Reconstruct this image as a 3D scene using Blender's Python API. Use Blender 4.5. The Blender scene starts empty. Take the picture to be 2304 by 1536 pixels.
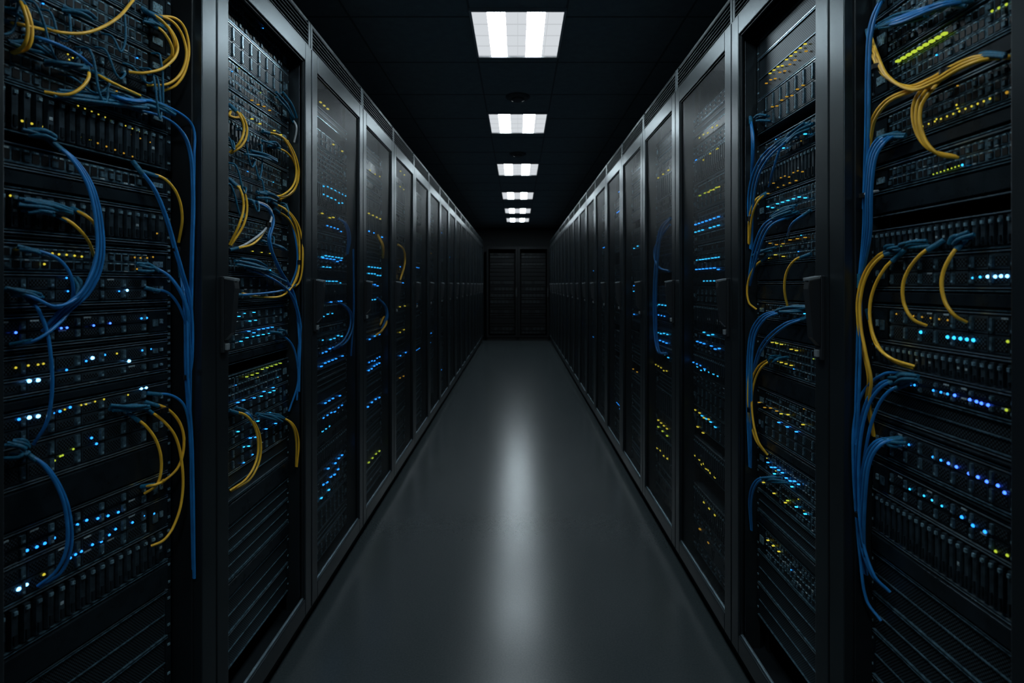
import bpy, bmesh, math, random
from mathutils import Vector
random.seed(7)
F=1250.0; CX=1165.0; CY=640.0; H=1.22
XS={-1:.74,1:.69}           # aisle plane of the door faces, left / right
CEIL=2.54
scene=bpy.context.scene
scene.view_settings.view_transform='Standard'
col=scene.collection

# ------------------------------------------------------------ materials
def nodes(name):
    m=bpy.data.materials.new(name); m.use_nodes=True
    nt=m.node_tree; b=nt.nodes.get('Principled BSDF')
    return m,nt,b
def mat(name,base,rough=.5,metal=0.,noise=0.,nscale=40.,bump=0.,bscale=200.,spec=.5):
    m,nt,b=nodes(name)
    b.inputs['Base Color'].default_value=(*base,1)
    b.inputs['Roughness'].default_value=rough
    b.inputs['Metallic'].default_value=metal
    b.inputs['Specular IOR Level'].default_value=spec
    tc=nt.nodes.new('ShaderNodeTexCoord')
    if noise>0:
        n=nt.nodes.new('ShaderNodeTexNoise'); n.inputs['Scale'].default_value=nscale; n.inputs['Detail'].default_value=4
        nt.links.new(tc.outputs['Object'],n.inputs['Vector'])
        r=nt.nodes.new('ShaderNodeValToRGB')
        r.color_ramp.elements[0].position=.3; r.color_ramp.elements[1].position=.7
        r.color_ramp.elements[0].color=(*[c*(1-noise) for c in base],1)
        r.color_ramp.elements[1].color=(*[min(1,c*(1+noise)) for c in base],1)
        nt.links.new(n.outputs['Fac'],r.inputs['Fac']); nt.links.new(r.outputs['Color'],b.inputs['Base Color'])
        mr=nt.nodes.new('ShaderNodeMapRange'); mr.inputs['To Min'].default_value=rough*.85; mr.inputs['To Max'].default_value=min(1,rough*1.15)
        nt.links.new(n.outputs['Fac'],mr.inputs['Value']); nt.links.new(mr.outputs['Result'],b.inputs['Roughness'])
    if bump>0:
        n=nt.nodes.new('ShaderNodeTexNoise'); n.inputs['Scale'].default_value=bscale; n.inputs['Detail'].default_value=2
        nt.links.new(tc.outputs['Object'],n.inputs['Vector'])
        bp=nt.nodes.new('ShaderNodeBump'); bp.inputs['Strength'].default_value=bump; bp.inputs['Distance'].default_value=.002
        nt.links.new(n.outputs['Fac'],bp.inputs['Height']); nt.links.new(bp.outputs['Normal'],b.inputs['Normal'])
    return m
def emis(name,c,s,sample=True):
    m,nt,b=nodes(name)
    nt.nodes.remove(b)
    e=nt.nodes.new('ShaderNodeEmission'); e.inputs['Color'].default_value=(*c,1); e.inputs['Strength'].default_value=s
    nt.links.new(e.outputs[0],nt.nodes['Material Output'].inputs['Surface'])
    return m
def perforated(name,base,pitch,thr,rough=.45,metal=.6,see=True):
    """steel sheet with a staggered hole pattern; see=True -> real openings"""
    m,nt,b=nodes(name)
    b.inputs['Base Color'].default_value=(*base,1); b.inputs['Roughness'].default_value=rough; b.inputs['Metallic'].default_value=metal
    tc=nt.nodes.new('ShaderNodeTexCoord'); sp=nt.nodes.new('ShaderNodeSeparateXYZ')
    nt.links.new(tc.outputs['Object'],sp.inputs[0])
    k=2*math.pi/pitch
    def M(op,a,bb=None,v=None):
        n=nt.nodes.new('ShaderNodeMath'); n.operation=op
        nt.links.new(a,n.inputs[0])
        if bb is not None: nt.links.new(bb,n.inputs[1])
        if v is not None: n.inputs[1].default_value=v
        return n.outputs[0]
    # works for planes facing X (uses Y,Z) or facing Y (uses X,Z)
    h=M('ADD',sp.outputs['Y'],sp.outputs['X'])
    s1=M('SINE',M('MULTIPLY',h,v=k)); s2=M('SINE',M('MULTIPLY',sp.outputs['Z'],v=k))
    g=M('GREATER_THAN',M('MULTIPLY',s1,s2),v=thr)
    if see:
        tr=nt.nodes.new('ShaderNodeBsdfTransparent'); mx=nt.nodes.new('ShaderNodeMixShader')
        nt.links.new(g,mx.inputs[0]); nt.links.new(b.outputs[0],mx.inputs[1]); nt.links.new(tr.outputs[0],mx.inputs[2])
        nt.links.new(mx.outputs[0],nt.nodes['Material Output'].inputs['Surface'])
    else:
        r=nt.nodes.new('ShaderNodeMix'); r.data_type='RGBA'
        nt.links.new(g,r.inputs[0]); r.inputs[6].default_value=(*base,1); r.inputs[7].default_value=(.001,.0015,.002,1)
        nt.links.new(r.outputs[2],b.inputs['Base Color'])
    return m

M_FRAME=mat('frame_steel',(.048,.062,.070),.30,.8,noise=.12,nscale=6,bump=.08,bscale=900)
M_DARK=mat('cabinet_black',(.008,.012,.015),.45,.3,noise=.2,nscale=10)
M_PLINTH=mat('plinth_black',(.004,.005,.006),.7)
M_PANEL=mat('equipment_panel',(.034,.053,.067),.32,.45,noise=.5,nscale=60,bump=.1,bscale=600)
M_PANEL2=mat('equipment_panel_dark',(.012,.020,.026),.28,.4,noise=.3,nscale=30)
M_LIP=mat('equipment_edge',(.46,.62,.72),.26,.85,noise=.2,nscale=30)  # metal lips, brightened so their colour carries the edge highlights
M_PORT=mat('port_black',(.002,.003,.004),.4)
M_BEZEL=mat('port_bezel',(.080,.15,.195),.3,.45,noise=.7,nscale=120)
M_PIN=mat('contacts',(.36,.60,.73),.28,.7,noise=.4,nscale=200)
M_LABEL=mat('printed_label',(.32,.41,.45),.5,0,noise=.5,nscale=300)
M_VENT=perforated('vent_mesh',(.065,.095,.115),.007,-.1,see=False)
M_DOOR=perforated('door_mesh',(.011,.017,.021),.007,-.12,rough=.38,metal=.7)
M_Y=mat('yellow_jacket',(.92,.50,.035),.4,0,noise=.12,nscale=30)
M_B=mat('blue_jacket',(.016,.18,.48),.36,0,noise=.2,nscale=30,spec=.4)
M_W=mat('white_jacket',(.5,.55,.6),.4)
M_BOOT=mat('blue_boot',(.008,.11,.20),.5,0,noise=.4,nscale=300,bump=.4,bscale=500,spec=.3)
M_TIE=mat('cable_tie',(.003,.003,.003),.4)
L={'b':emis('led_blue',(.02,.28,1.0),2.4),'c':emis('led_cyan',(.03,.50,1.0),1.9),'w':emis('led_ice',(.16,.50,1.0),5.5),
   'n':emis('led_indigo',(.04,.14,1.0),3.8),
   'y':emis('led_yellow',(.80,.68,.06),.85),'o':emis('led_amber',(.9,.5,.05),.45),'g':emis('led_green',(.6,.8,.06),.8)}

# ------------------------------------------------------------ mesh builder
class MB:
    def __init__(s,T): s.v=[];s.f=[];s.m=[];s.T=T;s.mats=[]
    def mi(s,m):
        if m not in s.mats: s.mats.append(m)
        return s.mats.index(m)
    def box(s,u0,u1,v0,v1,w0,w1,m):
        i=len(s.v); T=s.T
        for (u,v,w) in ((u0,v0,w0),(u1,v0,w0),(u1,v1,w0),(u0,v1,w0),(u0,v0,w1),(u1,v0,w1),(u1,v1,w1),(u0,v1,w1)):
            s.v.append(T(u,v,w))
        k=s.mi(m)
        for f in ((0,1,2,3),(4,5,6,7),(0,1,5,4),(1,2,6,5),(2,3,7,6),(3,0,4,7)):
            s.f.append([i+a for a in f]); s.m.append(k)
    def poly(s,pts,m):
        i=len(s.v); s.v+= [s.T(*p) for p in pts]; s.f.append(list(range(i,i+len(pts)))); s.m.append(s.mi(m))
    def prism(s,prof,u0,u1,m):   # prof: list of (v,w)
        n=len(prof); i=len(s.v); k=s.mi(m)
        s.v+=[s.T(u0,a,b) for a,b in prof]+[s.T(u1,a,b) for a,b in prof]
        s.f.append([i+j for j in range(n)]); s.m.append(k)
        s.f.append([i+n+j for j in range(n)]); s.m.append(k)
        for j in range(n):
            s.f.append([i+j,i+(j+1)%n,i+n+(j+1)%n,i+n+j]); s.m.append(k)
    def dome(s,u,v,w,r,m):
        i=len(s.v); k=s.mi(m); rings=[(0,1),(.5,.86),(.87,.5)]; n=8
        for (h,q) in rings:
            for j in range(n):
                a=2*math.pi*j/n; s.v.append(s.T(u+math.cos(a)*r*q,v+math.sin(a)*r*q,w+h*r))
        s.v.append(s.T(u,v,w+r))
        for a in range(2):
            for j in range(n):
                s.f.append([i+a*n+j,i+a*n+(j+1)%n,i+(a+1)*n+(j+1)%n,i+(a+1)*n+j]); s.m.append(k)
        for j in range(n):
            s.f.append([i+2*n+j,i+2*n+(j+1)%n,i+3*n]); s.m.append(k)
    def mesh(s,name):
        me=bpy.data.meshes.new(name); me.from_pydata(s.v,[],s.f)
        for m in s.mats: me.materials.append(m)
        for p,k in zip(me.polygons,s.m): p.material_index=k
        bm=bmesh.new(); bm.from_mesh(me); bmesh.ops.recalc_face_normals(bm,faces=bm.faces); bm.to_mesh(me); bm.free()
        return me
def obj(name,me,parent=None,loc=(0,0,0)):
    o=bpy.data.objects.new(name,me); col.objects.link(o)
    if parent: o.parent=parent
    o.location=loc
    return o
def empty(name,loc=(0,0,0)):
    o=bpy.data.objects.new(name,None); o.empty_display_size=.2; col.objects.link(o); o.location=loc; return o
def bev(o,w=.002,seg=2):
    b=o.modifiers.new('bevel','BEVEL'); b.width=w; b.segments=seg; b.limit_method='ANGLE'; b.harden_normals=False

ID=lambda u,v,w:(u,v,w)
def wbox(name,x0,x1,y0,y1,z0,z1,m,parent=None):
    mb=MB(ID); mb.box(x0,x1,y0,y1,z0,z1,m); return obj(name,mb.mesh(name),parent)

# ------------------------------------------------------------ room shell
def floor_mat():
    m,nt,b=nodes('polished_concrete')
    b.inputs['Specular IOR Level'].default_value=.35
    b.inputs['Roughness'].default_value=.245
    tc=nt.nodes.new('ShaderNodeTexCoord')
    n2=nt.nodes.new('ShaderNodeTexNoise'); n2.inputs['Scale'].default_value=90; n2.inputs['Detail'].default_value=3
    n3=nt.nodes.new('ShaderNodeTexNoise'); n3.inputs['Scale'].default_value=160; n3.inputs['Detail'].default_value=3
    for n in (n2,n3): nt.links.new(tc.outputs['Object'],n.inputs['Vector'])
    r=nt.nodes.new('ShaderNodeValToRGB')
    r.color_ramp.elements[0].position=.25; r.color_ramp.elements[0].color=(.029,.038,.041,1)
    r.color_ramp.elements[1].position=.75; r.color_ramp.elements[1].color=(.041,.051,.055,1)
    nt.links.new(n3.outputs['Fac'],r.inputs['Fac'])
    # faint pour joints
    br=nt.nodes.new('ShaderNodeTexBrick'); br.offset=0; br.inputs['Scale'].default_value=1
    br.inputs['Brick Width'].default_value=3.0; br.inputs['Row Height'].default_value=3.77; br.inputs['Mortar Size'].default_value=.004
    br.inputs['Color1'].default_value=(1,1,1,1); br.inputs['Color2'].default_value=(1,1,1,1); br.inputs['Mortar'].default_value=(.45,.45,.45,1)
    mp=nt.nodes.new('ShaderNodeMapping'); mp.inputs['Location'].default_value=(1.5,0,0)
    nt.links.new(tc.outputs['Object'],mp.inputs['Vector']); nt.links.new(mp.outputs[0],br.inputs['Vector'])
    mx=nt.nodes.new('ShaderNodeMix'); mx.data_type='RGBA'; mx.blend_type='MULTIPLY'; mx.inputs[0].default_value=1
    nt.links.new(r.outputs['Color'],mx.inputs[6]); nt.links.new(br.outputs['Color'],mx.inputs[7]); nt.links.new(mx.outputs[2],b.inputs['Base Color'])
    bp=nt.nodes.new('ShaderNodeBump'); bp.inputs['Strength'].default_value=.13; bp.inputs['Distance'].default_value=.001
    nt.links.new(n2.outputs['Fac'],bp.inputs['Height']); nt.links.new(bp.outputs['Normal'],b.inputs['Normal'])
    return m
RW=2.0; Y0=-2.6; Y1=13.0
wbox('floor',-RW,RW,Y0,Y1,-.1,0,floor_mat())
M_WALL=mat('wall_paint',(.016,.020,.023),.8,0,noise=.1,nscale=3,bump=.1,bscale=80)
M_CEIL=mat('ceiling_tile',(.27,.32,.345),.85,0,noise=.10,nscale=25,bump=.3,bscale=150)
wbox('wall_left',-RW-.1,-RW,Y0,Y1,0,CEIL,M_WALL)
wbox('wall_right',RW,RW+.1,Y0,Y1,0,CEIL,M_WALL)
wbox('wall_back',-RW,RW,Y1,Y1+.1,0,CEIL,M_WALL)
wbox('wall_front',-RW,RW,Y0-.1,Y0,0,CEIL,M_WALL)
wbox('ceiling',-RW,RW,Y0,Y1,CEIL,CEIL+.1,M_CEIL)
M_TBAR=mat('ceiling_tbar',(.12,.145,.155),.6,.1)
g=MB(ID)
for x in (-1.43,-.83,-.235,.235,.83,1.43): g.box(x-.005,x+.005,Y0,Y1,CEIL-.002,CEIL,M_TBAR)
y=Y0+.3
while y<Y1:
    g.box(-RW,RW,y-.005,y+.005,CEIL-.002,CEIL,M_TBAR); y+=.56
obj('trim_ceiling_grid',g.mesh('trim_ceiling_grid'))

# ------------------------------------------------------------ ceiling lamps
M_TUBE=emis('lamp_tube_glow',(.78,.93,1.0),30.)
M_DIFF=emis('lamp_diffuser',(.90,.95,1.0),.72)
M_LFR=mat('lamp_frame',(.55,.57,.6),.4,.2)
M_LGR=emis('lamp_louvre',(.9,.95,1.0),.6)
LW=.446
def lamp(y0,y1):
    e=empty('ceiling_light_panel',(0,(y0+y1)/2,CEIL)); d=(y1-y0)/2; h=LW/2
    m=MB(ID)
    for (a,b_,c,dd) in ((-h-.012,-h,-d-.012,d+.012),(h,h+.012,-d-.012,d+.012),(-h,h,-d-.012,-d),(-h,h,d,d+.012)):
        m.box(a,b_,c,dd,-.016,-.001,M_LFR)
    obj('housing',m.mesh('housing'),e)
    m=MB(ID); m.box(-h,h,-d,d,-.008,-.002,M_DIFF)
    for f in (-.5,-.25,0,.25,.5):
        yy=f*2*d*.96; m.box(-h,h,yy-.002,yy+.002,-.012,-.008,M_LGR)
    for f in (-.33,0,.335): m.box(f*LW-.0015,f*LW+.0015,-d,d,-.012,-.008,M_LGR)
    obj('diffuser',m.mesh('diffuser'),e)
    m=MB(ID)
    for a,b_ in ((.165,.365),(.60,.80)):
        m.box(-h+a*LW,-h+b_*LW,-d*.97,d*.97,-.014,-.0125,M_TUBE)
    obj('fluorescent_tubes',m.mesh('fluorescent_tubes'),e)
for a in (-2.35,-.75,.95,2.66,4.26,6.02,7.88,9.55,10.95): lamp(a,a+(.53 if a<6 else .62))  # first three continue the row out of view, added to light the near racks
# smoke detectors
M_DET=mat('detector_plastic',(.07,.08,.09),.5)
for y in (3.9,5.6):
    me=bpy.data.meshes.new('smoke_detector'); bm=bmesh.new()
    prof=[(.085,0),(.085,-.008),(.072,-.016),(.045,-.018),(.045,-.028),(.03,-.034),(0.001,-.035)]
    n=32; rings=[]
    for r,z in prof: rings.append([bm.verts.new((r*math.cos(2*math.pi*j/n),r*math.sin(2*math.pi*j/n),z)) for j in range(n)])
    for a in range(len(rings)-1):
        for j in range(n): bm.faces.new((rings[a][j],rings[a][(j+1)%n],rings[a+1][(j+1)%n],rings[a+1][j]))
    bm.to_mesh(me); bm.free(); me.materials.append(M_DET)
    obj('smoke_detector',me,None,(0,y,CEIL))

# ------------------------------------------------------------ racks
TOP=2.17; DOORTOP=2.065; BOT=.06; DEP=1.05
def frame_mesh(s,W,pn,pf,door):
    T=lambda u,v,w:(-s*w,u,v)       # origin at aisle plane, w toward the aisle
    m=MB(T)
    m.box(.003,.018,BOT,TOP-.01,-DEP,-.075,M_DARK); m.box(W-.018,W-.003,BOT,TOP-.01,-DEP,-.075,M_DARK)
    m.box(.003,W-.003,TOP-.02,TOP,-DEP,-.03,M_DARK); m.box(.003,W-.003,BOT,BOT+.02,-DEP,-.03,M_DARK)
    m.box(.018,W-.018,BOT,TOP-.02,-DEP,-DEP+.015,M_DARK)
    m.box(0.,W,0,BOT-.006,-DEP,-.03,M_PLINTH)
    m.box(.02,W-.02,.02,BOT+.02,-.04,-.03,M_PLINTH)
    w1=-.022 if door else 0.0
    # corner posts with a stepped profile
    m.box(.002,pn,BOT,TOP-.1,-.07,w1,M_FRAME); m.box(W-pf,W-.002,BOT,TOP-.1,-.07,w1,M_FRAME)
    if not door:
        m.box(pn,pn+.006,BOT,TOP-.1,-.07,-.02,M_DARK); m.box(W-pf-.006,W-pf,BOT,TOP-.1,-.07,-.02,M_DARK)
    # louvred header
    m.box(.002,W-.002,TOP-.105,TOP-.098,-.07,w1+.018 if door else w1,M_FRAME)
    m.box(.002,W-.002,TOP-.012,TOP,-.07,w1+.010 if door else w1,M_FRAME)
    for i in range(6):
        v=TOP-.094+i*.0135
        m.prism([(v,-.03),(v+.006,-.03),(v+.004,-.004 ),(v,-.004)],.02,W-.02,M_FRAME)
    m.box(.002,.02,TOP-.1,TOP-.01,-.07,-.004,M_FRAME); m.box(W-.02,W-.002,TOP-.1,TOP-.01,-.07,-.004,M_FRAME)
    # mounting rails behind
    m.box(pn,pn+.02,BOT+.02,TOP-.1,-.12,-.085,M_DARK); m.box(W-pf-.02,W-pf,BOT+.02,TOP-.1,-.12,-.085,M_DARK)
    return m.mesh('cabinet_frame')
def door_mesh(s,W,infill,a,bq):
    T=lambda u,v,w:(-s*w,u,v)
    m=MB(T); sw=.055; lo=BOT+.004; hi=DOORTOP
    m.box(a,a+sw,lo,hi,-.018,0,M_FRAME); m.box(W-bq-sw,W-bq,lo,hi,-.018,0,M_FRAME)
    m.box(a+sw,W-bq-sw,hi-.065,hi,-.018,0,M_FRAME); m.box(a+sw,W-bq-sw,lo,lo+.06,-.018,0,M_FRAME)
    i1=a+sw; i2=W-bq-sw
    # inner bead
    for q in ((i1,i1+.006,lo+.06,hi-.065),(i2-.006,i2,lo+.06,hi-.065)): m.box(*q,-.014,-.005,M_DARK)
    m.box(i1,i2,lo+.06,lo+.066,-.014,-.005,M_LIP); m.box(i1,i2,hi-.071,hi-.065,-.014,-.005,M_DARK)
    if infill: m.poly([(i1,lo+.06,-.010),(i2,lo+.06,-.010),(i2,hi-.065,-.010),(i1,hi-.065,-.010)],M_DOOR)
    return m.mesh('door')
M_HND=mat('handle_plastic',(.022,.026,.030),.35,.2)
M_HNT=mat('handle_lever',(.34,.39,.42),.3,.5)
def handle_mesh(s,u,v0=1.05,v1=1.24):
    T=lambda uu,v,w:(-s*w,uu,v)
    m=MB(T)
    m.box(u-.014,u+.014,v0,v1,0.,.008,M_HND)
    m.prism([(v0+.03,.008),(v1-.006,.008),(v1-.012,.034),(v1-.03,.036),(v0+.05,.026)],u-.011,u+.011,M_HND)
    m.prism([(v1-.006,.008),(v1,.010),(v1-.005,.037),(v1-.012,.036)],u-.012,u+.012,M_HNT)
    m.box(u-.007,u+.007,v0+.006,v0+.022,.008,.014,M_HNT)
    return m.mesh('door_handle')

def unit(m,kind,u0,u1,v0,v1,rng,leds=True,lod=0):
    g=.0015; v0+=g; v1-=g; hgt=v1-v0; W=u1-u0
    P_=M_PANEL if rng.random()<.65 else M_PANEL2
    if kind=='gap':
        return
    m.box(u0,u1,v0,v1,-.45,0,P_)
    lp=.0018
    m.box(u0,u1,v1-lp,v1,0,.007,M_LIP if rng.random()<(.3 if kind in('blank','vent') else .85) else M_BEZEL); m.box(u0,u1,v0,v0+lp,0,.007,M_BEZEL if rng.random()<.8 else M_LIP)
    # rack ears
    for a,b_ in ((u0-.014,u0),(u1,u1+.014)):
        m.box(a,b_,v0,v1,-.01,.002,M_PANEL2)
        m.box((a+b_)/2-.003,(a+b_)/2+.003,v0+hgt*.2-.002,v0+hgt*.2+.003,.002,.004,M_PIN)
        m.box((a+b_)/2-.003,(a+b_)/2+.003,v0+hgt*.8-.002,v0+hgt*.8+.003,.002,.004,M_PIN)
    if kind=='switch':
        rows=max(1,int(hgt/.021)); rh=(hgt-.010)/rows; n=24 if lod==0 else 12
        a0=u0+.02; a1=u1-.05; st=(a1-a0)/n
        for r in range(rows):
            vb=v0+.005+r*rh
            m.box(a0-.003,a1,vb+.0008,vb+rh-.0008,0,.003,M_BEZEL)
            for i in range(n):
                x=a0+i*st+ (.004 if (i//6)%2 else 0)
                m.box(x,x+st*.74,vb+rh*.18,vb+rh*.78,.003,.0042,M_PORT)
                if lod==0:
                    m.box(x+st*.15,x+st*.6,vb+rh*.80,vb+rh*.9,.003,.005,M_PIN if rng.random()<.8 else M_LABEL)
                    if rng.random()<.35: m.box(x+st*.1,x+st*.64,vb+rh*.22,vb+rh*.6,.0042,.007,M_BEZEL)
                    if rng.random()<.05: m.box(x+st*.1,x+st*.6,vb+rh*.05,vb+rh*.15,.0042,.006,M_LABEL)
                if leds and rng.random()<.035:
                    c=rng.choice('yogcb'); m.box(x,x+.0022,vb+rh*.83,vb+rh*.83+.0018,.004,.0062,L[c])
        m.box(a1+.006,u1-.006,v0+.007,v1-.007,0,.005,M_PANEL2)
        m.box(a1+.012,u1-.014,v0+hgt*.35,v0+hgt*.6,.005,.007,M_PIN)
    elif kind=='blade':
        n=22 if lod==0 else 12; st=(W-.02)/n
        m.box(u0+.01,u1-.01,v0+.006,v1-.006,0,.001,M_PORT)
        for i in range(n):
            x=u0+.01+i*st
            m.box(x+.001,x+st*.55,v0+.006,v1-.006,.001,.010,M_PANEL)
            m.box(x+st*.60,x+st*.72,v0+.010,v1-.012,.001,.006,M_BEZEL)
            if lod==0:
                m.box(x+.003,x+st*.45,v1-.016,v1-.010,.010,.013,M_PIN)
                m.box(x+.003,x+st*.45,v0+.010,v0+hgt*.35,.010,.0125,M_PANEL2)
                if rng.random()<.15: m.box(x+.003,x+st*.45,v0+hgt*.45,v0+hgt*.52,.010,.0108,M_LABEL)
    elif kind=='server':
        n=8 if lod==0 else 6; rows=2 if hgt>.04 else 1; a0=u0+.012; a1=u1-.055; st=(a1-a0)/n; rh=(hgt-.008)/rows
        for r in range(rows):
            for i in range(n):
                x=a0+i*st; vb=v0+.004+r*rh
                m.box(x+.001,x+st-.001,vb+.001,vb+rh-.001,0,.006,P_)
                m.box(x+.004,x+st*.68,vb+.005,vb+rh-.005,.006,.0068,M_VENT)
                if lod==0:
                    m.box(x+st*.74,x+st-.005,vb+.004,vb+rh-.004,.006,.010,M_BEZEL)
                    m.box(x+st*.78,x+st*.86,vb+.006,vb+.010,.010,.011,M_PIN)
                    if rng.random()<.2: m.box(x+st*.1,x+st*.4,vb+rh-.0048,vb+rh-.002,.006,.0065,M_LABEL)
        m.box(a1+.004,u1-.005,v0+.004,v1-.004,0,.009,M_PANEL2)
        m.box(a1+.012,a1+.024,v0+hgt*.3,v0+hgt*.6,.009,.011,M_BEZEL); m.box(a1+.03,a1+.036,v0+hgt*.4,v0+hgt*.6,.009,.012,M_PIN)
    elif kind=='vent':
        m.box(u0+.006,u1-.006,v0+.004,v1-.004,0,.003,M_VENT)
        m.box(u0+.006,u1-.006,v0+hgt*.5-.001,v0+hgt*.5+.001,.003,.006,M_BEZEL)
    elif kind=='blank':
        m.prism([(v0+.004,0),(v0+.007,.010),(v1-.007,.010),(v1-.004,0)],u0+.004,u1-.004,M_PANEL2)

def P(side,px,py,rec,t=0.,Yf=0.,zmax=None,zmin=None):
    """point of the rack front plane seen in direction (px,py)"""
    a=max(1e-4,side*(px-CX))/F
    y=(XS[side]+rec+t*Yf)/(a+t)
    if zmax is not None and y>zmax: y=zmax
    if zmin is not None and y<zmin: y=zmin
    return Vector((side*a*y,y,H+(CY-py)/F*y))

REC=.06
def bound(s,k):
    if s<0: return 1.365 if k==2 else .665*k
    if k==2: return 1.232
    if k<2: return .62+.638*(k-1)
    return .638*(k-.185)
class Rack: pass
racks={}
def equip(m,u0,u1,lst,rng,leds,lod):
    for kind,v0,v1 in lst: unit(m,kind,u0,u1,v0,v1,rng,leds,lod)
def randlist(rng):
    v=BOT+.06; out=[]
    while v<1.97:
        kind=rng.choices(['switch','server','blade','vent','blank','gap'],[5,5,2,2,2,1])[0]
        h=rng.choice([.045,.045,.067,.089]) if kind!='blade' else rng.choice([.089,.11])
        if v+h>1.99: break
        out.append((kind,v,v+h)); v+=h
    return out
shared={}
def eq_far(s,var,W):
    key=(s,var)
    if key not in shared:
        rng=random.Random(100+var)
        m=MB(lambda u,v,w:(-s*(w-REC),u,v)); equip(m,.085,W-.085,randlist(rng),rng,False,1)
        for i in range(12):
            v=rng.uniform(.3,1.9); c=rng.choice('bbbbbyo'); u=rng.uniform(.12,.35)
            for j in range(rng.randint(2,7)):
                m.box(u,u+.009,v,v+.0035,.006,.011,L[c]); u+=.026
        shared[key]=m.mesh('rack_equipment')
    return shared[key]

SPEC={}
# near-left cabinet: (kind, y_top) listed at pixel column 200
SPEC[(-1,1)]=(200,[('switch',-120),('switch',-20),('switch',50),('server',110),('switch',172),('blade',245),('gap',342),('switch',360),('blank',408),('blade',452),('blank',535),('switch',556),('server',618),('blank',682),('server',703),('blank',765),('server',785),('server',828),('blank',862),('server',895),('server',958),('blank',1040),('server',1128),('server',1192),('blade',1268),('blank',1360),('vent',1440),('vent',1560),('end',1690)])
SPEC[(1,1)]=(2120,[('switch',-180),('switch',-60),('switch',60),('blank',150),('switch',200),('blank',290),('switch',335),('blank',400),('gap',465),('blade',495),('server',570),('blank',650),('server',695),('blade',785),('server',850),('vent',905),('blank',975),('server',1000),('blank',1085),('server',1105),('blade',1180),('blank',1290),('vent',1350),('vent',1460),('vent',1560),('end',1680)])
SPEC[(-1,2)]=(590,[('switch',-40),('switch',40),('server',120),('switch',190),('switch',250),('blade',310),('switch',360),('server',420),('blank',470),('switch',500),('blank',550),('switch',580),('server',620),('blank',675),('server',690),('server',735),('blank',775),('gap',800),('switch',820),('server',880),('server',925),('server',965),('vent',1015),('blank',1070),('vent',1120),('vent',1170),('blank',1225),('vent',1260),('vent',1330),('end',1400)])
SPEC[(1,2)]=(1760,[('vent',-100),('vent',0),('vent',90),('server',190),('gap',275),('switch',300),('blade',360),('switch',430),('blank',490),('switch',530),('blank',590),('blank',635),('switch',680),('blank',720),('switch',765),('blank',840),('switch',890),('server',945),('blank',1000),('switch',1030),('switch',1085),('vent',1140),('blank',1190),('switch',1220),('vent',1290),('vent',1370),('end',1450)])
K0=-3
for s in (-1,1):
    for k in range(K0,18 if s<0 else 19):
        b0=bound(s,k); b1=bound(s,k+1); W=b1-b0
        r=Rack(); r.b0=b0; r.W=W; r.s=s; r.k=k
        r.e=empty('server_rack',(s*XS[s],b0,0)); racks[(s,k)]=r
        door=(k!=1)
        if k==1: pn,pf=(.136,.062) if s<0 else (.158,.056)
        else: pn=pf=.055
        r.pn=pn+.005; r.pf=pf+.010
        key=('f',s,round(W,3),k==1)
        if key not in shared: shared[key]=frame_mesh(s,W,pn,pf,door)
        o=obj('cabinet_frame',shared[key],r.e); bev(o,.0018,2)
        if door:
            inf=(k!=2)
            key=('d',s,round(W,3),inf)
            if key not in shared: shared[key]=door_mesh(s,W,inf,.003,.003)
            o=obj('door',shared[key],r.e); bev(o,.003,3)
            key=('h',s)
            if key not in shared: shared[key]=handle_mesh(s,.03)
            o=obj('door_handle',shared[key],r.e); bev(o,.0012,2)
        if (s,k) in SPEC:
            t=.2 if (s,k)==(-1,1) else 0.
            Yf=1.27
            r.t=t; r.Yf=Yf
            T=(lambda s,b0,t,Yf:(lambda u,v,w:(s*(REC-w+t*(Yf-(b0+u))),u,v)))(s,b0,t,Yf)
            m=MB(T); rng=random.Random(11*k+s)
            px,lst=SPEC[(s,k)]
            pr=[(kd,P(s,px,yy,REC,t,Yf).z) for kd,yy in lst]
            L2=[(pr[i][0],max(.1,pr[i+1][1]),min(2.03,pr[i][1])) for i in range(len(pr)-1)]
            L2=[q for q in L2 if q[2]-q[1]>.012]
            bot=L2[-1][1]
            while bot>.22: L2.append(('vent',bot-.08,bot)); bot-=.08
            if k==1: u0=pn+.01; u1=(1.262 if s<0 else 1.165)-b0
            else: u0=.075; u1=W-.075
            equip(m,u0,u1,L2,rng,True,0)
            r.m=m
        else:
            r.t=0; r.Yf=0
            if 3<=k<=5:
                T=(lambda s:(lambda u,v,w:(-s*(w-REC),u,v)))(s)
                m=MB(T); rng=random.Random(31*k+s); equip(m,.085,W-.085,randlist(rng),rng,False,1 if k>3 else 0)
                r.m=m
            else:
                r.m=None; obj('rack_equipment',eq_far(s,(k*5+(s>0)*2)%4,.665 if s<0 else .638),r.e)

# ------------------------------------------------------------ LEDs
def led(s,k,c,pts,r_=.0032):
    r=racks[(s,k)]
    for (x,y) in pts:
        p=P(s,x,y,REC-.010,r.t,r.Yf)
        u=p.y-r.b0
        r.m.dome(u,p.z,.008,r_*.82,L[c])
def row(s,k,c,x0,y0,x1,n=8,sz=.011,h=.0045,skip=.15,seed=0):
    r=racks[(s,k)]; rng=random.Random(int(x0*7+y0)+seed)
    sz*=.7; h*=.62
    p0=P(s,x0,y0,REC,r.t,r.Yf); p1=P(s,x1,y0,REC,r.t,r.Yf)
    for i in range(n):
        if rng.random()<skip: continue
        u=p0.y+(p1.y-p0.y)*i/max(1,n-1)-r.b0; v=p0.z+(rng.choice([0,0,0,-.007]) if skip>.04 else 0)
        if u<.06 or u>r.W-.06: continue
        r.m.box(u-sz/2,u+sz/2,v-h/2,v+h/2,.006,.013,L[c])
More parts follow.
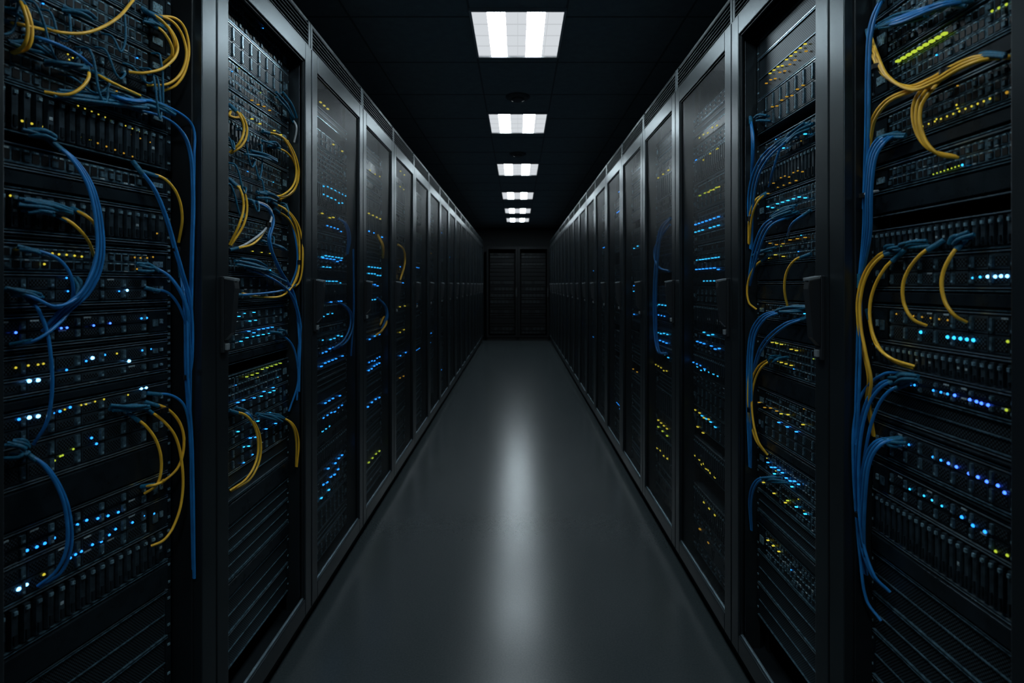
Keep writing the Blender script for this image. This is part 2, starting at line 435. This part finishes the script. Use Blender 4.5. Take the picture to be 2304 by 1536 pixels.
def lin(x0,y0,x1,y1,n): return [(x0+(x1-x0)*i/(n-1),y0+(y1-y0)*i/(n-1)) for i in range(n)]
# near left
led(-1,1,'y',lin(52,272,205,315,8),.0026); led(-1,1,'o',lin(222,322,300,352,5),.0022)
led(-1,1,'y',[(155,122),(166,130),(158,134)]+lin(178,238,330,302,11),.0018)
led(-1,1,'o',lin(250,285,340,320,5),.002)
led(-1,1,'y',[(47,560),(80,567),(102,594),(120,570),(135,572),(152,573),(170,575),(186,577),(26,440)],.0026)
led(-1,1,'o',[(305,579),(318,580),(333,580),(346,578),(310,605),(355,525)],.0024)
led(-1,1,'b',[(152,625),(155,655),(270,655)],.0022); led(-1,1,'w',[(288,653)],.0034)
led(-1,1,'n',[(38,748),(140,738),(153,737),(213,732),(250,727)],.0026); led(-1,1,'b',[(320,716),(332,715)],.0028)
led(-1,1,'y',[(38,827),(66,822),(88,820),(100,818),(117,817),(265,795)],.0024)
led(-1,1,'w',[(210,805),(68,857),(88,855),(292,812),(44,1325),(68,939),(88,936)],.0042)
led(-1,1,'b',[(238,798),(322,788),(341,785),(196,812),(152,832)],.0026)
led(-1,1,'b',[(45,943),(122,929),(137,925),(160,916),(208,985),(219,998)],.003)
led(-1,1,'y',[(112,933),(148,921),(185,911),(196,909),(216,903),(236,898),(290,888)],.0022)
led(-1,1,'g',[(125,1036),(138,1026),(143,1024),(167,1010)],.0024)
led(-1,1,'w',[(320,874),(331,872),(62,1315)],.0034)
led(-1,1,'b',[(63,1238),(85,1230),(103,1222),(124,1210),(176,1180),(197,1170),(222,1166),(245,1160),(268,1152)],.0032)
led(-1,1,'b',[(160,1255),(172,1247),(185,1240),(210,1225),(230,1218),(248,1203),(262,1190),(300,1175),(325,1160),(348,1155)],.003)
led(-1,1,'y',[(101,1292)],.003)
# near right
row(1,1,'g',2137,76,2032,9,.011,.006,0)
led(1,1,'g',[(2230,25),(2262,10),(2245,18)],.0028)
led(1,1,'y',lin(2060,290,2225,222,13)+[(2105,268),(2150,236)],.0022); led(1,1,'o',[(2263,208)],.003)
led(1,1,'g',lin(2098,392,2155,373,8),.0018); led(1,1,'c',[(2163,371)],.0026)
led(1,1,'c',[(2185,625),(2203,623)],.0026); led(1,1,'w',[(2220,622),(2237,622),(2250,621),(2264,621)],.0034)
led(1,1,'o',lin(2015,706,2130,720,7),.0022); led(1,1,'c',[(2070,747)]+lin(2130,758,2188,765,5),.0040)
led(1,1,'g',[(2265,768),(2262,922),(2238,1240),(2264,1249)],.0030)
led(1,1,'b',[(2047,865),(2056,866),(2098,878),(2115,882),(2130,886)],.0028); led(1,1,'n',[(2146,889),(2180,899),(2195,903),(2206,907),(2221,911)],.0034)
led(1,1,'b',[(2020,993),(2032,997),(2043,1000),(2097,1028),(2115,1035)],.0028); led(1,1,'n',[(2132,1042),(2150,1050),(2178,1065),(2198,1073),(2218,1083),(2243,1092),(2258,1108)],.0034)
led(1,1,'c',[(2045,1100),(2077,1115),(2095,1125),(2117,1138)],.0026); led(1,1,'b',[(2140,1150),(2162,1163),(2187,1182),(2214,1196)],.0036)
# left second
for q in [('c',530,706,575,5),('c',555,722,580,3),('b',553,745,606,6),('c',535,762,608,7),('g',548,842,634,9),('b',528,905,608,8),('c',560,900,610,6),
          ('c',528,965,600,6),('b',556,985,624,7),('c',540,1005,575,4),('o',540,925,570,3),('y',560,262,640,6),('o',545,210,600,5),('c',560,605,600,3),('y',560,565,600,3),('b',540,1035,560,2)]:
    row(-1,2,q[0],q[1],q[2],q[3],q[4],.008,.0035)
for q in [('y',716,230,740,4),('y',745,325,765,3),('c',722,415,772,7),('c',722,437,765,6),('y',720,480,745,4),('b',722,505,762,6),('c',720,574,764,7),('b',722,580,762,6),('c',722,600,745,4),('c',718,632,760,6),
          ('b',732,680,770,6),('c',722,708,742,3),('c',720,765,764,6),('b',720,790,768,7),('b',718,820,766,7),('b',718,912,760,6),('b',722,940,764,6),('c',720,970,735,3),('b',725,1062,765,6),('b',722,1090,756,5),('c',718,1120,735,3)]:
    row(-1,3,q[0],q[1],q[2],q[3],q[4],.018,.0065,.1)
for q in [('y',828,380,850,3),('y',826,480,852,4),('b',826,520,856,4),('c',826,600,852,5),('c',826,615,852,5),('b',826,640,846,4),('c',826,675,840,3),('b',826,815,850,5),('b',826,830,850,5),('b',824,912,850,4),('g',826,1040,850,4),('b',828,760,850,3)]:
    row(-1,4,q[0],q[1],q[2],q[3],q[4],.022,.009,.05)
for q in [('y',898,385,915,3),('y',897,420,912,3),('b',897,600,912,3),('b',897,636,910,3),('y',897,690,908,2),('y',897,745,906,2),('b',898,800,910,2),('o',897,850,905,2)]:
    row(-1,5,q[0],q[1],q[2],q[3],q[4],.022,.009,.05)
# right second
for q in [('o',1722,195,1822,10),('y',1740,165,1820,9),('o',1745,240,1815,7),('c',1755,335,1820,5),('o',1740,410,1815,9),('o',1735,430,1800,6),('c',1735,465,1820,8),('o',1740,547,1820,6),('y',1735,575,1770,3),
          ('c',1740,692,1820,8),('y',1745,770,1800,6),('y',1755,812,1800,5),('o',1715,905,1755,4),('y',1765,925,1815,4),('b',1735,1040,1815,10),('c',1750,1060,1790,4),('y',1725,1085,1775,3),('g',1760,1110,1780,2),('y',1735,1215,1760,3),('c',1800,1140,1820,2),('b',1760,950,1800,3)]:
    row(1,2,q[0],q[1],q[2],q[3],q[4],.007,.0035)
for q in [('y',1580,310,1620,5),('y',1575,365,1620,4),('b',1572,360,1578,1),('g',1580,440,1618,4),('y',1600,432,1625,3),('b',1570,505,1622,7),('c',1570,522,1622,7),('c',1574,585,1624,8),('b',1572,606,1622,7),('c',1590,632,1622,5),('c',1580,745,1620,5),('b',1574,768,1624,7),('b',1566,815,1600,5),('c',1575,825,1622,6),
          ('y',1570,922,1600,4),('c',1585,935,1615,4),('y',1575,960,1600,3),('y',1570,1025,1600,4),('y',1585,1045,1615,4),('y',1590,1130,1615,3),('o',1580,1190,1600,2),('b',1585,1290,1600,2)]:
    row(1,3,q[0],q[1],q[2],q[3],q[4],.018,.0065,.1)
for q in [('y',1480,280,1505,3),('y',1485,400,1508,3),('c',1480,684,1502,4),('b',1480,707,1500,4),('c',1484,745,1506,4),('b',1482,763,1504,4),('c',1485,790,1508,4),('y',1480,820,1505,5),('y',1485,945,1505,4),('g',1485,960,1505,3),('y',1483,1005,1506,4)]:
    row(1,4,q[0],q[1],q[2],q[3],q[4],.020,.008,.05)
for q in [('c',1430,556,1438,2),('b',1430,640,1437,2),('c',1429,655,1437,2),('b',1412,700,1430,2),('o',1428,830,1437,2)]:
    row(1,5,q[0],q[1],q[2],q[3],q[4],.022,.008,.05)
for key,r in racks.items():
    if r.m is not None:
        obj('rack_equipment',r.m.mesh('rack_equipment'),r.e)

# ------------------------------------------------------------ cables
def curve_obj(name,splines,rad,m,parent,org):
    cu=bpy.data.curves.new(name,'CURVE'); cu.dimensions='3D'; cu.bevel_depth=rad; cu.bevel_resolution=3; cu.resolution_u=10; cu.use_fill_caps=True
    for pts in splines:
        sp=cu.splines.new('BEZIER'); sp.bezier_points.add(len(pts)-1)
        n=len(pts)
        for i,p in enumerate(pts):
            bp=sp.bezier_points[i]; q=p-org
            a=pts[max(0,i-1)]-org; c=pts[min(n-1,i+1)]-org
            d=(c-a)
            dl=d.length or 1; d=d/dl
            lp=(q-a).length/3 if i>0 else (c-q).length/3
            ln=(c-q).length/3 if i<n-1 else (q-a).length/3
            bp.handle_left_type=bp.handle_right_type='FREE'
            bp.co=q; bp.handle_left=q-d*lp; bp.handle_right=q+d*ln
    cu.materials.append(m)
    return obj(name,cu,parent)
def cables(s,k,dct,rad,bulge=.035,boot=True):
    r=racks[(s,k)]; org=Vector((s*XS[s],r.b0,0))
    zmax=r.b0+r.W-r.pf; zmin=r.b0+r.pn
    boots=[]
    for c,(m,lst) in dct.items():
        out=[]
        for pl,dup,off in lst:
            for j in range(dup):
                jx=off*j; n=len(pl); pts=[]
                for i,(x,y) in enumerate(pl):
                    f=math.sin(math.pi*i/(n-1))**.6 if n>2 else .3
                    rec=REC-.012-bulge*f*(.8+.25*j)
                    e=1 if 0<i<n-1 else .35
                    pts.append(P(s,x+jx*e,y+ (jx*.55*e),rec,r.t,r.Yf,zmax,zmin))
                out.append(pts)
                if boot:
                    for a,b_ in ((pts[0],pts[1]),):
                        d=(b_-a).normalized(); boots.append([a-d*.004,a+d*.012,a+d*.026])
        curve_obj('patch_cables_'+c,out,rad,m,r.e,org)
    if boots: curve_obj('cable_boots',boots,rad*1.6,M_BOOT,r.e,org)
def boot_bundle(s,k,segs,rad=.0045,m=None):
    r=racks[(s,k)]; org=Vector((s*XS[s],r.b0,0)); rng=random.Random(5)
    zmax=r.b0+r.W-r.pf; zmin=r.b0+r.pn; out=[]
    for (x0,y0,x1,y1,n) in segs:
        for i in range(n):
            dx=rng.uniform(-14,14); dy=rng.uniform(-9,9)
            a=P(s,x0+dx,y0+dy,REC-.012-rng.random()*.012,r.t,r.Yf,zmax,zmin); b_=P(s,x1+dx*.5,y1+dy*.6,REC-.02-rng.random()*.02,r.t,r.Yf,zmax,zmin)
            mid=(a+b_)/2+Vector((-s*.006,0,rng.uniform(-.004,.006)))
            out.append([a,mid,b_])
    curve_obj('plug_boots',out,rad,m or M_BOOT,r.e,org)
def jumpers(s,k,n,vr,rad,m,seed):
    """short patch leads looping between neighbouring ports"""
    r=racks[(s,k)]; org=Vector((s*XS[s],r.b0,0)); rng=random.Random(seed); out=[]
    ua=r.pn+.05; ub=r.W-r.pf-.07
    for i in range(n):
        u=rng.uniform(ua,ub); v=rng.uniform(*vr); du=rng.uniform(.03,.11)*rng.choice([1,1,-1]); dv=-rng.uniform(.0,.07)
        u2=min(ub,max(ua,u+du)); sag=rng.uniform(.015,.05); outw=rng.uniform(.02,.038)
        def W_(uu,vv,ww):
            yy=r.b0+uu; return Vector((s*(XS[s]+REC-ww+(r.t*(r.Yf-yy))),yy,vv))
        out.append([W_(u,v,.006),W_(u+(u2-u)*.12,v-.004,outw*.8),W_((u+u2)/2,min(v,v+dv)-sag,outw),W_(u2-(u2-u)*.1,v+dv-.004,outw*.75),W_(u2,v+dv,.006)])
    curve_obj('jumper_leads',out,rad,m,r.e,org)
def ties(s,k,pts,rad=.011):
    r=racks[(s,k)]; org=Vector((s*XS[s],r.b0,0)); zmax=r.b0+r.W-r.pf; zmin=r.b0+r.pn; out=[]
    for x,y in pts:
        a=P(s,x,y-5,.02,r.t,r.Yf,zmax,zmin); b_=P(s,x,y+5,.02,r.t,r.Yf,zmax,zmin); out.append([a,b_])
    curve_obj('cable_ties',out,rad,M_TIE,r.e,org)
YL=[([(40,-10),(62,25),(72,70),(62,108),(30,120)],2,-9),([(80,52),(130,72),(200,72),(262,42),(300,0)],1,0),
 ([(325,25),(380,62),(400,110),(372,150),(325,164),(290,162)],1,0),([(335,28),(392,52),(418,105),(412,155),(380,188),(330,192)],1,0),
 ([(342,36),(402,46),(424,95),(418,155),(395,192),(360,207)],1,0),([(330,45),(370,75),(388,118),(365,145)],1,0),([(322,20),(368,50),(392,92),(386,135)],1,0),
 ([(195,148),(200,172),(183,197),(150,213),(100,207)],1,0),([(215,165),(262,191),(315,215)],2,-8),
 ([(325,387),(370,402),(400,440),(410,490),(402,545)],1,0),([(120,480),(162,502),(196,538),(212,576)],1,0),([(165,470),(200,490),(220,516)],1,0),
 ([(330,905),(372,917),(405,952),(414,1000),(400,1052),(362,1088)],1,0),([(320,915),(362,942),(396,985),(411,1060),(408,1130),(390,1185),(368,1215),(340,1228)],1,0),
 ([(290,930),(330,960),(356,1002),(363,1050),(353,1090),(325,1110)],1,0),([(322,1094),(350,1090),(368,1080)],1,0),
 ([(10,48),(60,58),(110,70)],1,0)]
BL=[([(115,318),(172,362),(213,430),(232,530),(228,600),(200,660),(155,700),(100,748)],3,-7),
 ([(20,652),(80,672),(130,692),(180,672),(210,620),(222,560)],2,-6),([(200,235),(330,226),(400,252),(434,285),(437,350),(434,500),(427,700),(424,900)],1,0),
 ([(290,240),(380,270),(420,320),(432,420),(430,560),(426,760),(426,960)],2,4),([(300,365),(342,420),(372,490),(392,560),(404,600),(425,680),(428,800),(422,860)],2,5),
 ([(330,648),(380,660),(412,710),(428,780),(426,850),(424,950)],1,0),([(335,595),(382,622),(418,680),(430,760),(425,850)],2,-4),
 ([(45,556),(118,575),(152,606),(165,650),(158,690)],1,0),([(55,660),(82,690),(104,740),(115,810),(117,880),(105,950),(75,1000)],1,0),
 ([(55,1018),(105,1050),(145,1115),(160,1180),(158,1240),(135,1290),(88,1320)],2,-9),
 ([(335,885),(388,890),(418,920),(428,1000),(430,1100),(434,1280)],1,0),([(404,600),(415,700),(418,850),(428,1000),(436,1300)],2,5),([(30,775),(80,765),(130,730),(160,695)],1,0),
 ([(60,85),(105,92),(170,120),(205,148)],2,-6),([(230,205),(280,222),(340,225)],2,6)]
cables(-1,1,{'yellow':(M_Y,YL),'blue':(M_B,BL)},.0029)
boot_bundle(-1,1,[(60,300,120,312,9),(130,212,330,240,8),(30,92,110,118,6),(110,140,190,150,6),(310,225,390,255,7),(50,455,160,478,8),(60,470,120,480,4),(30,655,90,665,6),(20,1000,60,1010,6),(45,560,90,570,3),(250,915,330,915,8),(20,1030,60,1020,3),(310,600,345,605,4),(330,50,370,70,4),(160,620,170,660,2),(240,210,300,228,5),(20,25,60,45,4),(150,20,210,40,4)],.0033)
jumpers(-1,1,12,(1.58,1.80),.0022,M_BOOT,3)
ties(-1,1,[(396,560),(418,848),(370,922)],.008)
YR=[([(1952,70),(1962,120),(1985,165),(2040,194),(2095,176),(2140,150),(2195,128),(2268,126)],3,7),
 ([(2125,163),(2088,185),(2056,232),(2060,292),(2092,336),(2150,352)],3,8),
 ([(2105,180),(2050,200),(1995,225),(1965,262),(1955,300),(1948,400)],2,6),
 ([(2020,560),(1980,572),(1946,612),(1930,670),(1931,730),(1942,790),(1954,850),(1950,900),(1965,980)],2,6),
 ([(2032,566),(1992,602),(1962,662),(1958,722),(1976,778),(2010,812),(2055,828)],1,0),
 ([(1952,700),(1970,772),(2005,806),(2058,824)],1,0),
 ([(2120,543),(2072,572),(2037,622),(2032,672),(2052,716),(2085,733)],1,0),([(2178,533),(2142,572),(2120,622),(2124,672),(2146,708),(2174,725)],1,0)]
BR=[([(2015,300),(1978,310),(1956,345),(1946,420),(1943,520),(1934,620)],4,5),([(2140,0),(2060,25),(1958,66)],2,7),([(1992,-20),(1962,40),(1952,100),(1948,300),(1943,470)],2,6),
 ([(2050,842),(1992,840),(1942,882),(1922,950),(1920,1050),(1926,1150),(1936,1260),(1950,1350),(1982,1396)],1,0),
 ([(2030,850),(1982,862),(1950,902),(1930,980),(1925,1080),(1932,1200),(1960,1290),(2000,1330)],2,7),
 ([(2045,862),(2000,880),(1968,930),(1948,1010),(1938,1100),(1940,1200)],1,0),
 ([(2022,985),(1972,992),(1946,1032),(1936,1100),(1932,1200),(1946,1290)],3,6),([(1934,620),(1930,760),(1926,900),(1924,1000)],2,6),
 ([(2180,0),(2110,10),(2020,45),(1960,60)],2,8)]
cables(1,1,{'yellow':(M_Y,YR),'blue':(M_B,BR),'white':(M_W,[([(1940,440),(1955,434),(1975,430)],1,0)])},.0030)
boot_bundle(1,1,[(2010,858,2060,850,8),(2030,1000,1990,990,4),(2080,30,1975,60,6),(2130,10,2090,30,5),(2180,525,2140,545,4),(2080,545,2030,553,6),(2030,300,1975,308,5),(2200,130,2260,128,3),(2020,560,1995,565,3),(2160,5,2110,20,6)],.0033)
ties(1,1,[(1972,150),(2127,160),(1944,440),(1934,1158)],.009)
Y2=[([(519,238),(546,262),(556,294),(546,325),(519,345)],2,-7),([(595,297),(638,310),(660,340),(672,380),(668,415),(645,440),(615,445)],2,-6),([(605,328),(645,343),(667,380),(664,425),(630,450)],1,0),
 ([(519,405),(548,430),(556,470),(546,510),(519,552)],2,-8),([(519,562),(570,548),(602,510)],1,0),([(612,455),(652,478),(676,520),(681,585),(673,635),(650,652)],2,-7),
 ([(618,470),(655,500),(672,560),(668,620),(640,662),(590,668),(545,660)],1,0),([(519,925),(560,938),(583,975),(585,1030),(562,1078),(519,1105)],2,-6),([(628,935),(660,955),(672,992),(668,1050)],2,-6),([(545,260),(520,262),(519,250)],1,0)]
B2=[([(555,448),(598,466),(612,492),(604,540),(625,600),(658,660),(672,725)],2,4),([(555,603),(618,630),(656,668),(673,730),(671,800),(672,880)],2,4),
 ([(625,748),(655,772),(668,812),(670,862),(650,925)],1,0),([(528,664),(590,660),(640,652),(666,640)],1,0),([(645,465),(665,540),(668,600),(650,650)],1,0),([(540,920),(562,935),(580,965)],1,0),([(668,690),(674,800),(668,900)],1,0)]
cables(-1,2,{'yellow':(M_Y,Y2),'blue':(M_B,B2),'white':(M_W,[([(560,450),(600,462),(612,482),(600,512),(560,545),(525,562)],1,0),([(655,265),(667,285),(662,320)],1,0)])},.0033,.03)
boot_bundle(-1,2,[(575,440,620,450,5),(600,325,625,332,4),(540,590,600,605,6),(560,590,640,630,4),(590,930,640,945,6),(530,920,560,930,3),(600,545,640,560,3),(620,745,640,750,3),(560,340,620,360,5),(630,215,665,270,4)],.0038)
jumpers(-1,2,10,(1.30,1.75),.0026,M_BOOT,9)
ties(-1,2,[(673,590),(604,505)],.008)
YR2=[([(1722,435),(1700,450),(1686,490),(1684,548)],2,5),([(1728,576),(1698,600),(1682,640),(1685,680),(1702,696)],1,0),([(1822,572),(1790,584),(1770,612),(1765,652),(1774,698)],1,0),
 ([(1752,802),(1708,822),(1688,870),(1687,930),(1700,988),(1725,1022)],2,6),([(1690,800),(1683,880),(1685,950)],1,0)]
BR2=[([(1800,295),(1730,335),(1696,385),(1683,450),(1688,560)],3,6),([(1820,280),(1762,325),(1740,380),(1730,420)],1,0),([(1785,480),(1722,502),(1695,560),(1683,640)],3,6),
 ([(1765,697),(1712,712),(1686,762),(1681,900),(1686,1050)],3,5),([(1820,712),(1762,730),(1712,778),(1690,850)],2,6),([(1740,1072),(1702,1080),(1686,1120),(1690,1192)],2,5),
 ([(1688,265),(1692,320),(1690,400)],2,4),([(1822,475),(1785,500),(1772,530)],1,0)]
cables(1,2,{'yellow':(M_Y,YR2),'blue':(M_B,BR2)},.0031,.03)
boot_bundle(1,2,[(1820,285,1770,318,6),(1720,265,1695,268,3),(1790,470,1740,490,6),(1822,690,1750,697,7),(1760,800,1735,810,4),(1760,1078,1720,1078,4),(1740,560,1700,575,3),(1790,300,1740,330,4)],.0036)
ties(1,2,[(1685,492),(1687,922)],.008)
cables(-1,3,{'blue':(M_B,[([(762,492),(780,505),(788,535),(782,572)],2,-5),([(760,680),(785,695),(795,725),(782,765),(752,785)],2,-6),([(795,560),(796,700),(790,800)],1,0)])},.0045,.02,False)
cables(-1,4,{'yellow':(M_Y,[([(850,528),(862,552),(862,580)],2,-3),([(855,730),(868,715),(862,740),(845,755)],1,0)]),'blue':(M_B,[([(850,670),(868,690),(872,712),(860,740)],2,-3)])},.006,.02,False)
cables(-1,5,{'yellow':(M_Y,[([(895,550),(908,562),(911,590),(900,630)],1,0)])},.007,.02,False)
cables(1,4,{'blue':(M_B,[([(1508,490),(1484,520),(1474,600),(1471,700),(1478,785),(1500,795)],2,5),([(1508,505),(1480,545),(1472,570),(1482,600),(1505,610)],1,0)])},.006,.02,False)

# ------------------------------------------------------------ end-of-aisle cabinets facing the camera
M_END=mat('end_cabinet_black',(.0035,.0045,.0055),.75,0,spec=.2)
M_END2=mat('end_equipment',(.012,.016,.018),.5,.2,spec=.3)
def end_cabinet(x0,x1):
    e=empty('network_cabinet',((x0+x1)/2,12.05,0)); w=(x1-x0)/2; m=MB(lambda u,v,q:(u,-q,v))
    top=2.04
    m.box(-w,-w+.02,0,top,-.9,-.03,M_END); m.box(w-.02,w,0,top,-.9,-.03,M_END); m.box(-w,w,top-.02,top,-.9,-.03,M_END); m.box(-w,w,0,.07,-.9,-.04,M_PLINTH); m.box(-w,w,0,top,-.9,-.88,M_END)
    for q in ((-w+.002,-w+.045,.075,top),(w-.045,w-.002,.075,top),(-w+.045,w-.045,top-.05,top),(-w+.045,w-.045,.075,.12)): m.box(*q,-.03,0,M_END)
    m.box(w-.04,w-.018,.95,1.15,0,.03,M_HND)
    obj('cabinet_frame',m.mesh('cabinet_frame'),e)
    m=MB(lambda u,v,q:(u,.10-q,v)); rng=random.Random(int(x0*10)+3); v=.14
    while v<1.9:
        h=rng.choice([.05,.07,.09,.12])
        m.box(-w+.07,w-.07,v+.004,v+h-.004,-.4,0,M_END)
        if rng.random()<.6:
            n=rng.choice([6,10,14]); st=(2*w-.18)/n
            for i in range(n):
                if rng.random()<.75: m.box(-w+.09+i*st,-w+.09+i*st+st*.6,v+.012,v+h-.014,0,.006,M_END2)
        m.box(-w+.07,w-.07,v+.004,v+.008,0,.008,M_END)
        v+=h
    obj('rack_equipment',m.mesh('rack_equipment'),e)
end_cabinet(-.68,-.003); end_cabinet(.003,.68)

# ------------------------------------------------------------ world + camera
w=bpy.data.worlds.new('world'); scene.world=w; w.use_nodes=True
w.node_tree.nodes['Background'].inputs[0].default_value=(.02,.03,.04,1); w.node_tree.nodes['Background'].inputs[1].default_value=.3
cd=bpy.data.cameras.new('camera'); co=bpy.data.objects.new('camera',cd); col.objects.link(co)
co.location=(0,0,H); co.rotation_euler=(math.radians(90),0,0)
cd.sensor_width=36; cd.lens=F/2304*36; cd.shift_x=-(CX-1152)/2304; cd.shift_y=-(768-CY)/2304
cd.clip_start=.02
cd.dof.use_dof=True; cd.dof.focus_distance=1.7; cd.dof.aperture_fstop=4.
scene.camera=co
